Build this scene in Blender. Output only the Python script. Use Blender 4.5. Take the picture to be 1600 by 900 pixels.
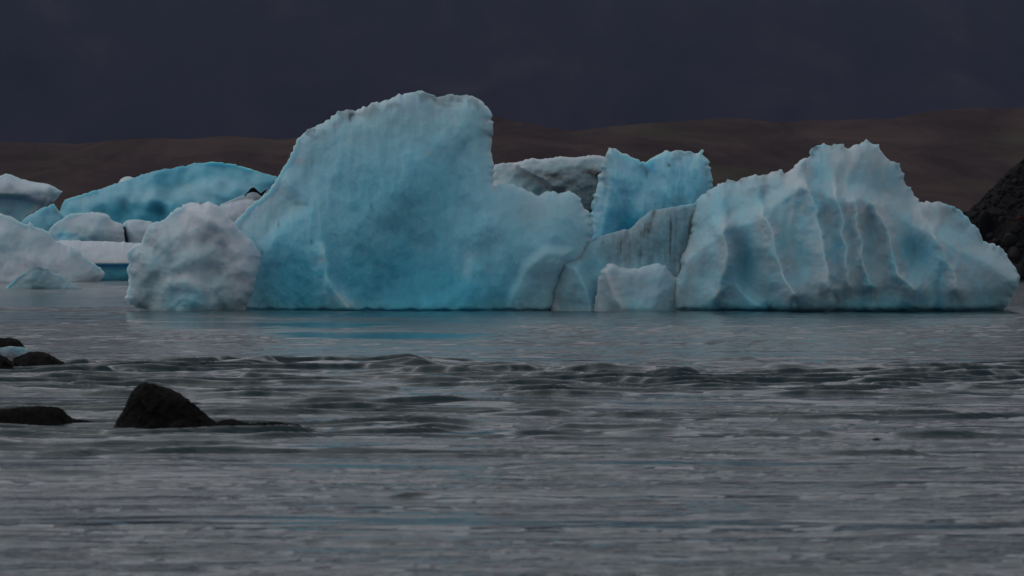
import bpy, math, random
import numpy as np
from mathutils import Vector

for o in list(bpy.data.objects):
    bpy.data.objects.remove(o, do_unlink=True)
SC = bpy.context.scene
COL = SC.collection

# ------------------------------------------------------------------ camera
CAM_H = 2.0            # metres above the water
FPX = 6000.0           # focal length in pixels of the 1600 px wide frame (135 mm on 36 mm)
PYH = 400.0            # image row of the horizon
PITCH = math.atan((450.0 - PYH) / FPX)
cam_data = bpy.data.cameras.new("camera")
cam_data.sensor_width = 36.0
cam_data.lens = 36.0 * FPX / 1600.0
cam_data.clip_start = 0.5
cam_data.clip_end = 40000.0
cam_data.dof.use_dof = True
cam_data.dof.focus_distance = 138.0
cam_data.dof.aperture_fstop = 5.6
cam = bpy.data.objects.new("camera", cam_data)
COL.objects.link(cam)
cam.location = (0, 0, CAM_H)
cam.rotation_euler = (math.pi / 2 - PITCH, 0, 0)
SC.camera = cam

# ------------------------------------------------------------------ sky and sun (heavy overcast)
SUN_EL, SUN_ROT = math.radians(45), math.radians(-68)
world = bpy.data.worlds.new("World")
SC.world = world
world.use_nodes = True
wn = world.node_tree.nodes
wl = world.node_tree.links
wn.clear()
w_out = wn.new("ShaderNodeOutputWorld")
w_bg = wn.new("ShaderNodeBackground")
w_sky = wn.new("ShaderNodeTexSky")
w_sky.sky_type = 'NISHITA'
w_sky.sun_disc = False
w_sky.sun_elevation = SUN_EL
w_sky.sun_rotation = SUN_ROT
w_sky.air_density = 1.0
w_sky.dust_density = 2.0
w_sky.ozone_density = 1.0
w_hs = wn.new("ShaderNodeHueSaturation")
w_hs.inputs["Saturation"].default_value = 0.22
w_hs.inputs["Value"].default_value = 3.4
w_gm = wn.new("ShaderNodeGamma")          # cloud evens the sky out
w_gm.inputs["Gamma"].default_value = 0.55
wl.new(w_sky.outputs[0], w_gm.inputs["Color"])
wl.new(w_gm.outputs[0], w_hs.inputs["Color"])
wl.new(w_hs.outputs[0], w_bg.inputs["Color"])
w_bg.inputs["Strength"].default_value = 0.10
wl.new(w_bg.outputs[0], w_out.inputs["Surface"])

sun_data = bpy.data.lights.new("sun", 'SUN')
sun_data.energy = 0.5
sun_data.angle = math.radians(90)
sun_data.color = (1.0, 0.97, 0.93)
sun = bpy.data.objects.new("sun", sun_data)
COL.objects.link(sun)
sd_ = Vector((math.cos(SUN_EL) * math.sin(SUN_ROT), math.cos(SUN_EL) * math.cos(SUN_ROT), math.sin(SUN_EL)))
sun.rotation_euler = sd_.to_track_quat('Z', 'Y').to_euler()

SC.view_settings.view_transform = 'Standard'
SC.view_settings.look = 'None'
SC.view_settings.gamma = 1.0
SC.view_settings.use_curve_mapping = False
SC.view_settings.exposure = -0.88
SC.render.engine = 'CYCLES'
SC.cycles.volume_bounces = 1
SC.cycles.max_bounces = 8

# ------------------------------------------------------------------ numeric helpers
def px2world(px, py, Y):
    """point at ground distance Y (along +Y) that the frame shows near (px, py)"""
    return ((px - 800.0) / FPX * Y, Y, CAM_H - (py - PYH) / FPX * Y)

def water_y(py):
    return CAM_H * FPX / (py - PYH)

def _hash(ix, iy, iz, seed):
    h = (ix.astype(np.int64) * 374761393 + iy.astype(np.int64) * 668265263 +
         iz.astype(np.int64) * 2147483647 + seed * 974634777) & 0xFFFFFFFF
    h = ((h ^ (h >> 13)) * 1274126177) & 0xFFFFFFFF
    h = ((h ^ (h >> 16)) * 2246822519) & 0xFFFFFFFF
    return h ^ (h >> 15)

def rnd(ix, iy, seed):
    return (_hash(ix, iy, np.zeros_like(ix), seed) & 0xFFFFFF) / float(0xFFFFFF)

def noise2(x, y, seed=0):
    """gradient noise, about -1..1"""
    x = np.asarray(x, float); y = np.asarray(y, float)
    x0 = np.floor(x); y0 = np.floor(y)
    fx = x - x0; fy = y - y0
    ix = x0.astype(np.int64); iy = y0.astype(np.int64)
    u = fx * fx * fx * (fx * (fx * 6 - 15) + 10)
    v = fy * fy * fy * (fy * (fy * 6 - 15) + 10)
    def g(dx, dy):
        a = rnd(ix + dx, iy + dy, seed) * 2 * math.pi
        return np.cos(a) * (fx - dx) + np.sin(a) * (fy - dy)
    a = g(0, 0); b = g(1, 0); c = g(0, 1); d = g(1, 1)
    return 1.5 * ((a * (1 - u) + b * u) * (1 - v) + (c * (1 - u) + d * u) * v)

def fbm(x, y, seed=0, octv=4, gain=0.5, lac=2.03):
    s = 0; a = 1.0
    for k in range(octv):
        s = s + a * noise2(x, y, seed + 17 * k)
        x = np.asarray(x) * lac + 3.1; y = np.asarray(y) * lac - 1.7; a *= gain
    return s

def ridged(x, y, seed=0, octv=4, gain=0.5):
    s = 0; a = 1.0
    for k in range(octv):
        s = s + a * (1 - np.abs(noise2(x, y, seed + 31 * k)))
        x = np.asarray(x) * 2.1 + 5.2; y = np.asarray(y) * 2.1 + 1.3; a *= gain
    return s

def worley(x, y, seed=0):
    """F1 distance, and a value of its own for each cell, and the cell's offset"""
    x = np.asarray(x, float); y = np.asarray(y, float)
    ix = np.floor(x).astype(np.int64); iy = np.floor(y).astype(np.int64)
    best = np.full(x.shape, 9e9); val = np.zeros(x.shape); ox = np.zeros(x.shape); oy = np.zeros(x.shape)
    for dx in (-1, 0, 1):
        for dy in (-1, 0, 1):
            cx = ix + dx + rnd(ix + dx, iy + dy, seed)
            cy = iy + dy + rnd(ix + dx, iy + dy, seed + 5)
            d = (x - cx) ** 2 + (y - cy) ** 2
            m = d < best
            best = np.where(m, d, best)
            val = np.where(m, rnd(ix + dx, iy + dy, seed + 9), val)
            ox = np.where(m, x - cx, ox); oy = np.where(m, y - cy, oy)
    return np.sqrt(best), val, ox, oy

def facets(x, y, seed=0):
    """chipped planes: every cell a plane of its own tilt"""
    f, v, ox, oy = worley(x, y, seed)
    a = v * 2 * math.pi * 7.0
    return np.cos(a) * ox + np.sin(a) * oy + (v - 0.5) * 0.6

def smooth(a, b, x):
    t = np.clip((x - a) / (b - a), 0, 1)
    return t * t * (3 - 2 * t)

def seg_dist(X, Y, pts, closed=False):
    n = len(pts)
    best = np.full(X.shape, 9e9)
    for i in range(n if closed else n - 1):
        x0, y0 = pts[i]; x1, y1 = pts[(i + 1) % n]
        dx, dy = x1 - x0, y1 - y0
        t = np.clip(((X - x0) * dx + (Y - y0) * dy) / max(dx * dx + dy * dy, 1e-9), 0, 1)
        best = np.minimum(best, (X - x0 - t * dx) ** 2 + (Y - y0 - t * dy) ** 2)
    return np.sqrt(best)

def inside(X, Y, pts):
    r = np.zeros(X.shape, bool)
    n = len(pts)
    for i in range(n):
        x0, y0 = pts[i]; x1, y1 = pts[(i + 1) % n]
        if y0 == y1:
            continue
        c = ((y0 > Y) != (y1 > Y)) & (X < (x1 - x0) * (Y - y0) / (y1 - y0) + x0)
        r ^= c
    return r

def sdist(X, Y, pts):
    d = seg_dist(X, Y, pts, True)
    return np.where(inside(X, Y, pts), d, -d)

def blur(a, r, it=3):
    k = max(1, int(r))
    for _ in range(it):
        for ax in (0, 1):
            p = np.pad(a, [(k, k) if q == ax else (0, 0) for q in (0, 1)], mode='edge')
            c = np.cumsum(p, axis=ax)
            c = np.concatenate([np.zeros_like(np.take(c, [0], axis=ax)), c], axis=ax)
            n = a.shape[ax]
            a = (np.take(c, range(2 * k + 1, 2 * k + 1 + n), axis=ax) - np.take(c, range(0, n), axis=ax)) / (2 * k + 1)
    return a

def rough_line(pts, amp, seed, step=3.6):
    """break an outline's straight runs into an uneven edge"""
    rs = random.Random(seed)
    out = []
    for (a, b) in zip(pts[:-1], pts[1:]):
        L = math.hypot(b[0] - a[0], b[1] - a[1])
        n = max(1, int(L / step))
        out.append(a)
        for k in range(1, n):
            t = k / n
            nx, ny = -(b[1] - a[1]) / L, (b[0] - a[0]) / L
            j = rs.gauss(0, amp)
            out.append((a[0] + (b[0] - a[0]) * t + nx * j, a[1] + (b[1] - a[1]) * t + ny * j))
    out.append(pts[-1])
    return out

def mesh_obj(name, verts, faces, mat, parent=None, shade=True, attrs=None):
    me = bpy.data.meshes.new(name)
    verts = np.asarray(verts, np.float32)
    me.vertices.add(len(verts))
    me.vertices.foreach_set("co", verts.ravel())
    if isinstance(faces, np.ndarray):
        nl = faces.size
        me.loops.add(nl); me.polygons.add(len(faces))
        me.loops.foreach_set("vertex_index", faces.astype(np.int32).ravel())
        me.polygons.foreach_set("loop_start", np.arange(0, nl, faces.shape[1], dtype=np.int32))
    else:
        me.clear_geometry()
        me.from_pydata([tuple(v) for v in verts], [], faces)
    for k, v in (attrs or {}).items():
        at = me.attributes.new(k, 'FLOAT', 'POINT')
        at.data.foreach_set("value", np.asarray(v, np.float32))
    me.update(calc_edges=True)
    me.validate()
    if shade:
        me.polygons.foreach_set("use_smooth", np.ones(len(me.polygons), bool))
    me.materials.append(mat)
    o = bpy.data.objects.new(name, me)
    COL.objects.link(o)
    if parent is not None:
        o.parent = parent
    return o

def tag(o, label=None, cat=None, group=None, kind=None):
    if label: o["label"] = label
    if cat: o["category"] = cat
    if group: o["group"] = group
    if kind: o["kind"] = kind
    return o

# ------------------------------------------------------------------ materials
class NT:
    def __init__(s, name):
        s.m = bpy.data.materials.new(name); s.m.use_nodes = True
        s.t = s.m.node_tree; s.t.nodes.clear()
        s.out = s.t.nodes.new("ShaderNodeOutputMaterial")
        s.b = s.t.nodes.new("ShaderNodeBsdfPrincipled")
        s.t.links.new(s.b.outputs[0], s.out.inputs["Surface"])
    def n(s, kind, **kw):
        x = s.t.nodes.new(kind)
        for k, v in kw.items(): setattr(x, k, v)
        return x
    def l(s, a, b): s.t.links.new(a, b)
    def coord(s, scale):
        tc = s.n("ShaderNodeTexCoord"); mp = s.n("ShaderNodeMapping")
        mp.inputs["Scale"].default_value = scale
        s.l(tc.outputs["Object"], mp.inputs["Vector"])
        return mp.outputs[0]
    def noise(s, scale, detail=4, rough=0.55, vec=None, dist=0.0):
        x = s.n("ShaderNodeTexNoise")
        x.inputs["Scale"].default_value = scale; x.inputs["Detail"].default_value = detail
        x.inputs["Roughness"].default_value = rough; x.inputs["Distortion"].default_value = dist
        if vec is None: vec = s.coord((1, 1, 1))
        s.l(vec, x.inputs["Vector"])
        return x.outputs["Fac"]
    def ramp(s, fac, stops):
        r = s.n("ShaderNodeValToRGB"); e = r.color_ramp.elements
        while len(e) < len(stops): e.new(0.5)
        for k, (p, c) in enumerate(stops):
            e[k].position = p; e[k].color = (*c, 1) if len(c) == 3 else c
        s.l(fac, r.inputs[0]); return r.outputs[0]
    def math(s, op, a, b):
        x = s.n("ShaderNodeMath", operation=op)
        for k, v in ((0, a), (1, b)):
            if isinstance(v, (int, float)): x.inputs[k].default_value = v
            else: s.l(v, x.inputs[k])
        return x.outputs[0]
    def mix(s, fac, a, b, blend='MIX'):
        x = s.n("ShaderNodeMix", data_type='RGBA', blend_type=blend)
        for k, v in ((0, fac), (6, a), (7, b)):
            if isinstance(v, (int, float)): x.inputs[k].default_value = v
            elif isinstance(v, tuple): x.inputs[k].default_value = (*v, 1)
            else: s.l(v, x.inputs[k])
        return x.outputs[2]
    def bump(s, h, strength, dist=0.1, prev=None):
        x = s.n("ShaderNodeBump"); x.inputs["Strength"].default_value = strength
        x.inputs["Distance"].default_value = dist
        s.l(h, x.inputs["Height"])
        if prev is not None: s.l(prev, x.inputs["Normal"])
        return x.outputs[0]
    def set(s, **kw):
        for k, v in kw.items():
            i = s.b.inputs[k.replace("_", " ")]
            if isinstance(v, (int, float)): i.default_value = v
            elif isinstance(v, tuple): i.default_value = v
            else: s.l(v, i)

def ice_material(name, detail=1.0, sss=0.8, grain=2.5):
    m = NT(name)
    at = m.n("ShaderNodeAttribute", attribute_name="tint")
    ad = m.n("ShaderNodeAttribute", attribute_name="dirt")
    v = m.coord((1, 1, 0.55))
    n1 = m.noise(0.55 * detail, 5, 0.6, v, 0.6)
    n2 = m.noise(grain * detail, 6, 0.65, v, 0.3)
    t = m.math('ADD', at.outputs["Fac"], m.math('MULTIPLY', m.math('SUBTRACT', n1, 0.5), 0.10))
    t = m.math('ADD', t, m.math('MULTIPLY', m.math('SUBTRACT', n2, 0.5), 0.17))
    n3 = m.noise(16.0 * detail, 3, 0.6)
    t = m.math('ADD', t, m.math('MULTIPLY', m.math('SUBTRACT', n3, 0.5), 0.22))
    c = m.ramp(t, [(0.0, (0.034, 0.330, 0.500)), (0.28, (0.110, 0.510, 0.690)), (0.52, (0.310, 0.660, 0.810)),
                   (0.75, (0.41, 0.575, 0.65)), (1.0, (0.625, 0.675, 0.75))])
    dn = m.noise(5.0 * detail, 5, 0.7)
    d = m.math('MULTIPLY', ad.outputs["Fac"], m.math('ADD', m.math('MULTIPLY', dn, 1.0), 0.48))
    x = m.n("ShaderNodeClamp"); m.l(d, x.inputs[0])
    c = m.mix(x.outputs[0], c, (0.040, 0.040, 0.040))
    b1 = m.noise(1.6 * detail, 7, 0.62, v, 0.4)
    b2 = m.noise(7.0 * detail, 6, 0.7)
    bn = m.bump(b1, 0.35, 0.16 / detail)
    bn = m.bump(b2, 0.55, 0.045 / detail, bn)
    m.set(Base_Color=c, Roughness=0.30, IOR=1.31, Subsurface_Weight=sss,
          Subsurface_Radius=(0.35, 0.8, 1.0), Subsurface_Scale=0.8 / detail, Normal=bn)
    m.b.inputs["Specular IOR Level"].default_value = 0.35
    return m.m

ICE = ice_material("glacier_ice")
ICE_FAR = ice_material("far_glacier_ice", detail=0.5)

def rock_material(name, c0, c1, c2, scale, rough=0.75):
    m = NT(name)
    a = m.noise(scale, 8, 0.65); b = m.noise(scale * 4.3, 6, 0.7)
    c = m.ramp(a, [(0.3, c0), (0.55, c1), (0.75, c2)])
    c = m.mix(m.math('MULTIPLY', b, 0.5), c, c0)
    bn = m.bump(b, 0.8, 0.12 / scale)
    m.set(Base_Color=c, Roughness=rough, Normal=bn)
    m.b.inputs['Specular IOR Level'].default_value = 0.12
    return m.m

ROCK = rock_material("wet_basalt", (0.003, 0.003, 0.003), (0.006, 0.0055, 0.005), (0.012, 0.010, 0.008), 6.0, 0.8)
WEED = rock_material("rock_weed", (0.004, 0.004, 0.003), (0.008, 0.007, 0.005), (0.014, 0.012, 0.008), 20.0, 0.9)
BANK = rock_material("gravel_bank", (0.010, 0.010, 0.011), (0.020, 0.019, 0.019), (0.036, 0.034, 0.032), 0.9, 0.9)
BOULDER = rock_material("bank_boulder", (0.012, 0.012, 0.013), (0.030, 0.029, 0.028), (0.062, 0.058, 0.054), 1.6, 0.85)
BLACKROCK = rock_material("black_boulder", (0.004, 0.004, 0.005), (0.007, 0.007, 0.008), (0.011, 0.011, 0.012), 1.2, 0.9)
PEBBLE = rock_material("bank_pebble", (0.012, 0.012, 0.012), (0.03, 0.028, 0.027), (0.07, 0.066, 0.062), 0.5, 0.9)
REDROCK = rock_material("red_stone", (0.09, 0.008, 0.008), (0.14, 0.012, 0.010), (0.18, 0.02, 0.016), 2.0, 0.7)

# ------------------------------------------------------------------ water
def build_water():
    rows = [4, 6, 8, 10, 12, 14, 16, 17, 18, 19, 20, 20.5]
    y = 21.0
    while y < 430:
        rows.append(y)
        y += 0.05 if y < 40 else 0.05 if y < 76 else 0.13 if y < 110 else 0.25 if y < 150 else 1.5
    rows += [440, 480, 540, 620, 800, 1000, 1300, 2000, 3000, 4500, 7000, 12000]
    Yr = np.array(rows)
    ang = np.concatenate([-np.linspace(1.35, 0.165, 20)[:-1], np.linspace(-0.165, 0.165, 470), np.linspace(0.165, 1.35, 20)[1:]])
    T = np.tan(ang)
    Y, Tg = np.meshgrid(Yr, T, indexing='ij')
    X = Y * Tg
    PX = 800 + X / Y * FPX; PY = PYH + CAM_H * FPX / Y
    fade = smooth(420, 160, Y)
    # calm slicks
    calm = np.zeros_like(X)
    wob = 0.7 * noise2(X * 0.06, Y * 0.2, 77) + 0.5 * noise2(X * 0.2, Y * 0.7, 78)
    for (cx, cy, rx, ry, k) in CALM:
        q = ((PX - cx) / rx) ** 2 + ((PY - cy) / ry) ** 2 + wob
        calm = np.maximum(calm, k * smooth(1.25, 0.6, q))
    # choppy bands where the current breaks over shallow stones
    chop = np.zeros_like(X); z = np.zeros_like(X)
    for (pts, H, wf, wb, seed) in CRESTS:
        wx = [px2world(p[0], 0, water_y(p[1]))[0] for p in pts]
        wy = [water_y(p[1]) for p in pts]
        r0 = max(0, np.searchsorted(Yr, min(wy) - 5 * wb)); r1 = np.searchsorted(Yr, max(wy) + 5 * wb)
        Xs, Ys = X[r0:r1], Y[r0:r1]
        yc = np.interp(Xs, wx, wy) + 0.6 * wb * noise2(Xs * 0.12, Xs * 0 + seed, seed + 3) + 0.3 * wb * fbm(Xs * 0.5, Xs * 0 + seed, seed, 3, 0.6)
        L = wx[-1] - wx[0]
        tp = smooth(wx[0], wx[0] + 0.2 * L, Xs) * smooth(wx[-1], wx[-1] - 0.2 * L, Xs)
        dd = Ys - yc
        prof = np.where(dd < 0, np.exp(-(dd / wf) ** 2), np.exp(-(dd / wb) ** 2))
        z[r0:r1] += 0.25 * H * tp * prof
        c = tp * smooth(-2.6 * wb, -1.0 * wb, dd) * smooth(0.9 * wb, 0.1 * wb, dd) * np.clip(0.95 + 0.6 * noise2(Xs * 0.13, Ys * 0.7, seed + 9), 0, 1) * min(1.0, H / 0.10)
        chop[r0:r1] = np.maximum(chop[r0:r1], c)
    rag = 1.0 * noise2(X * 0.16, Y * 1.1, 71) + 0.7 * noise2(X * 0.55, Y * 2.8, 72)
    chop *= np.clip(0.85 + rag, 0.1, 1)
    zone = smooth(80, 66, Y) * (0.30 + 0.70 * smooth(33, 42, Y))
    lines = smooth(-0.02, 0.42, 0.9 * noise2(X * 0.08, 40 * np.log(Y) * 0.55, 73) + 0.6 * noise2(X * 0.22, 40 * np.log(Y) * 1.3, 74) + 0.35 * rag)
    chop = np.maximum(chop, 0.85 * lines * zone)
    # current runs across the view: ripples long in x, short in y, in streaks of rougher and smoother water
    g = 0.26 + 1.0 * smooth(-0.60, 0.25, 0.8 * noise2(X * 0.035, Y * 0.22, 61) + 0.8 * noise2(X * 0.14, Y * 0.75, 62) + 0.35 * noise2(X * 0.5, Y * 2.2, 68))
    far = smooth(72, 85, Y)
    g = np.maximum(g, far * (1.5 + 0.8 * noise2(X * 0.05, Y * 0.15, 67)))
    
    g = g * (1 - 0.96 * calm) * (1 - 0.7 * chop)
    wx_ = X + 0.8 * noise2(X * 0.2, Y * 0.3, 63)
    z += (1 - 0.9 * calm) * (0.045 * noise2(X * 0.05, Y * 0.16, 6) + 0.028 * noise2(wx_ * 0.18, Y * 0.50, 1))
    z += g * 0.020 * fbm(wx_ * 0.45, Y * 1.25, 2, 2, 0.55)
    z += g * 0.013 * (ridged(wx_ * 1.2, Y * 2.9, 5, 1) - 0.6) * smooth(190, 120, Y)
    z += g * 0.0048 * fbm(wx_ * 3.2, Y * 6.5, 7, 2, 0.5) * smooth(75, 40, Y)
    ph = 66.0 * np.log(Y) + 1.6 * noise2(X * 0.14, Y * 0.12, 64) + 0.6 * noise2(X * 0.35, Y * 0.4, 65) + 0.30 * noise2(X * 0.9, Y * 1.2, 66) + 0.10 * noise2(X * 3.0, Y * 3.0, 70)
    st = np.floor(ph); fr = ph - st                    # little breaking steps: steep towards the near shore, long backs
    saw = np.where(fr < 0.16, smooth(0.0, 0.16, fr), 1 - (fr - 0.16) / 0.84)
    z += chop * (Y / 66.0) * 0.15 * saw * np.clip(0.8 + 0.6 * noise2(X * 0.22, st * 3.7, 69) + 0.45 * noise2(X * 0.8, st * 3.7, 75), 0.1, 1.4)
    z *= fade
    nr, nc = X.shape
    V = np.stack([X, Y, z], -1).reshape(-1, 3)
    i = np.arange(nr * nc).reshape(nr, nc)
    F = np.stack([i[:-1, :-1], i[:-1, 1:], i[1:, 1:], i[1:, :-1]], -1).reshape(-1, 4)
    m = NT("river_water")
    ac = m.n("ShaderNodeAttribute", attribute_name="ripple")
    v1 = m.coord((0.8, 2.6, 1)); v2 = m.coord((3.0, 9.0, 1))
    b1 = m.noise(1.0, 5, 0.62, v1, 0.6)
    b2 = m.noise(1.0, 4, 0.62, v2, 0.4)
    h = m.math('ADD', m.math('MULTIPLY', b1, 0.035), m.math('MULTIPLY', b2, 0.012))
    h = m.math('MULTIPLY', h, ac.outputs["Fac"])
    bn = m.bump(h, 1.0, 1.0)
    m.set(Base_Color=(0.009, 0.029, 0.036, 1), Roughness=0.06, IOR=1.33, Normal=bn)
    o = mesh_obj("water", V, F, m.m, attrs={"ripple": np.clip(g * (1 - chop), 0, 2.0).ravel()})
    return tag(o, kind="structure")

CALM = [(90, 470, 190, 12, 0.72), (60, 497, 260, 9, 0.75), (600, 524, 190, 5.5, 1.0), (330, 505, 150, 9, 0.9), (520, 507, 120, 5, 0.9)]
CRESTS = [
    ([(430, 582), (560, 584), (700, 588), (860, 592), (1000, 592), (1120, 600), (1250, 602), (1420, 596), (1700, 582)], 0.13, 0.30, 2.4, 11),
    ([(900, 586), (1000, 584), (1060, 586), (1110, 590)], 0.10, 0.25, 1.2, 15),
    ([(300, 566), (480, 566), (600, 566), (720, 570)], 0.10, 0.28, 2.0, 12),
    ([(60, 582), (250, 578), (420, 580), (640, 578)], 0.12, 0.25, 1.6, 13),
    ([(-80, 606), (60, 605), (190, 603), (320, 606)], 0.09, 0.22, 0.6, 14),
    ([(1280, 612), (1400, 608), (1500, 606), (1700, 602)], 0.07, 0.25, 1.4, 16),
    ([(830, 672), (950, 668), (1060, 674), (1160, 682)], 0.055, 0.2, 0.7, 18),
    ([(820, 708), (1000, 712), (1200, 716), (1420, 720)], 0.06, 0.15, 0.4, 19),
    ([(1180, 830), (1300, 832), (1440, 834), (1700, 826)], 0.05, 0.10, 0.2, 20),
    ([(1250, 660), (1400, 650), (1500, 652), (1650, 648)], 0.055, 0.2, 0.7, 21),
    ([(560, 778), (700, 780), (900, 784), (1100, 786)], 0.07, 0.1, 0.2, 22),
    ([(430, 632), (600, 634), (800, 632), (980, 636)], 0.05, 0.18, 0.6, 23),
]
build_water()

# ------------------------------------------------------------------ far land
def heightfield(name, x0, x1, nx, y0, y1, ny, fn, mat, skirt=0):
    xs = np.linspace(x0, x1, nx); ys = np.linspace(y0, y1, ny)
    Y, X = np.meshgrid(ys, xs, indexing='ij')
    Z = fn(X, Y)
    V = np.stack([X, Y, Z], -1).reshape(-1, 3)
    i = np.arange(nx * ny).reshape(ny, nx)
    F = np.stack([i[:-1, :-1], i[:-1, 1:], i[1:, 1:], i[1:, :-1]], -1).reshape(-1, 4)
    return tag(mesh_obj(name, V, F, mat), kind="structure")

def mountain_z(X, Y):
    t = (Y - 4800) / 3200.0
    base = 1180 * np.clip(t, 0, 1) ** 0.85
    gul = ridged(X / 420.0 + 0.25 * noise2(X / 900, Y / 900, 5), Y / 1500.0, 41, 4) - 1.0
    return base * (0.93 + 0.10 * fbm(X / 2600, Y / 2600, 40, 3)) + gul * 60 * np.clip(t * 5, 0, 1) - 4 * (t <= 0.0)

m = NT("mountain_rock")
a = m.noise(0.0055, 8, 0.68, m.coord((1, 0.08, 1.2)), 0.6)
c = m.ramp(a, [(0.32, (0.013, 0.014, 0.022)), (0.55, (0.026, 0.026, 0.033)), (0.78, (0.048, 0.045, 0.049))])
m.set(Base_Color=c, Roughness=1.0)
m.b.inputs['Specular IOR Level'].default_value = 0.0
MOUNTAIN = m.m
heightfield("mountain", -9000, 9000, 320, 4700, 8200, 120, mountain_z, MOUNTAIN)

HILL_PX = [-2500, -400, 0, 120, 250, 350, 450, 620, 780, 840, 900, 960, 1020, 1130, 1200, 1300, 1400, 1480, 1560, 1600, 1750, 2200, 4000]
HILL_PY = [238, 214, 219, 221, 214, 209, 217, 196, 184, 194, 206, 197, 193, 184, 191, 188, 181, 171, 169, 168, 176, 190, 230]
def hill_z(X, Y):
    Yc = 2000.0
    px = 800 + X / Yc * FPX
    top = (PYH - np.interp(px, HILL_PX, HILL_PY)) / FPX * Yc + CAM_H
    top = top + 1.6 * fbm(X / 45.0, Y / 300.0, 52, 3)
    t = np.clip((Y - 1150) / (Yc - 1150), 0, 1)
    back = np.clip((Y - Yc) / 600.0, 0, 1)
    s = (0.25 * t + 0.75 * t ** 1.25) * (1 - back ** 1.5)
    gul = (ridged(X / 95.0 + 0.4 * noise2(X / 200, Y / 200, 4), Y / 240.0, 51, 4) - 1.1) * 7.0 * np.clip(t * 4, 0, 1) * np.clip((1 - t) * 3, 0, 1)
    return top * s + gul - 1.0 * (t <= 0.0)

m = NT("moraine_heath")
v = m.coord((1, 0.05, 2.6))
a = m.noise(0.020, 8, 0.66, v, 0.8)
b = m.noise(0.0075, 6, 0.62, v, 0.6)
c = m.ramp(a, [(0.32, (0.036, 0.026, 0.025)), (0.50, (0.058, 0.042, 0.039)), (0.68, (0.088, 0.063, 0.054))])
olive = m.ramp(b, [(0.52, (0, 0, 0)), (0.66, (0.8, 0.8, 0.8))])
c = m.mix(olive, c, (0.072, 0.066, 0.045))
m.set(Base_Color=c, Roughness=1.0, Normal=m.bump(a, 0.7, 6.0))
m.b.inputs['Specular IOR Level'].default_value = 0.0
heightfield("moraine_hill", -1700, 1900, 700, 1120, 2600, 170, hill_z, m.m)

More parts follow.
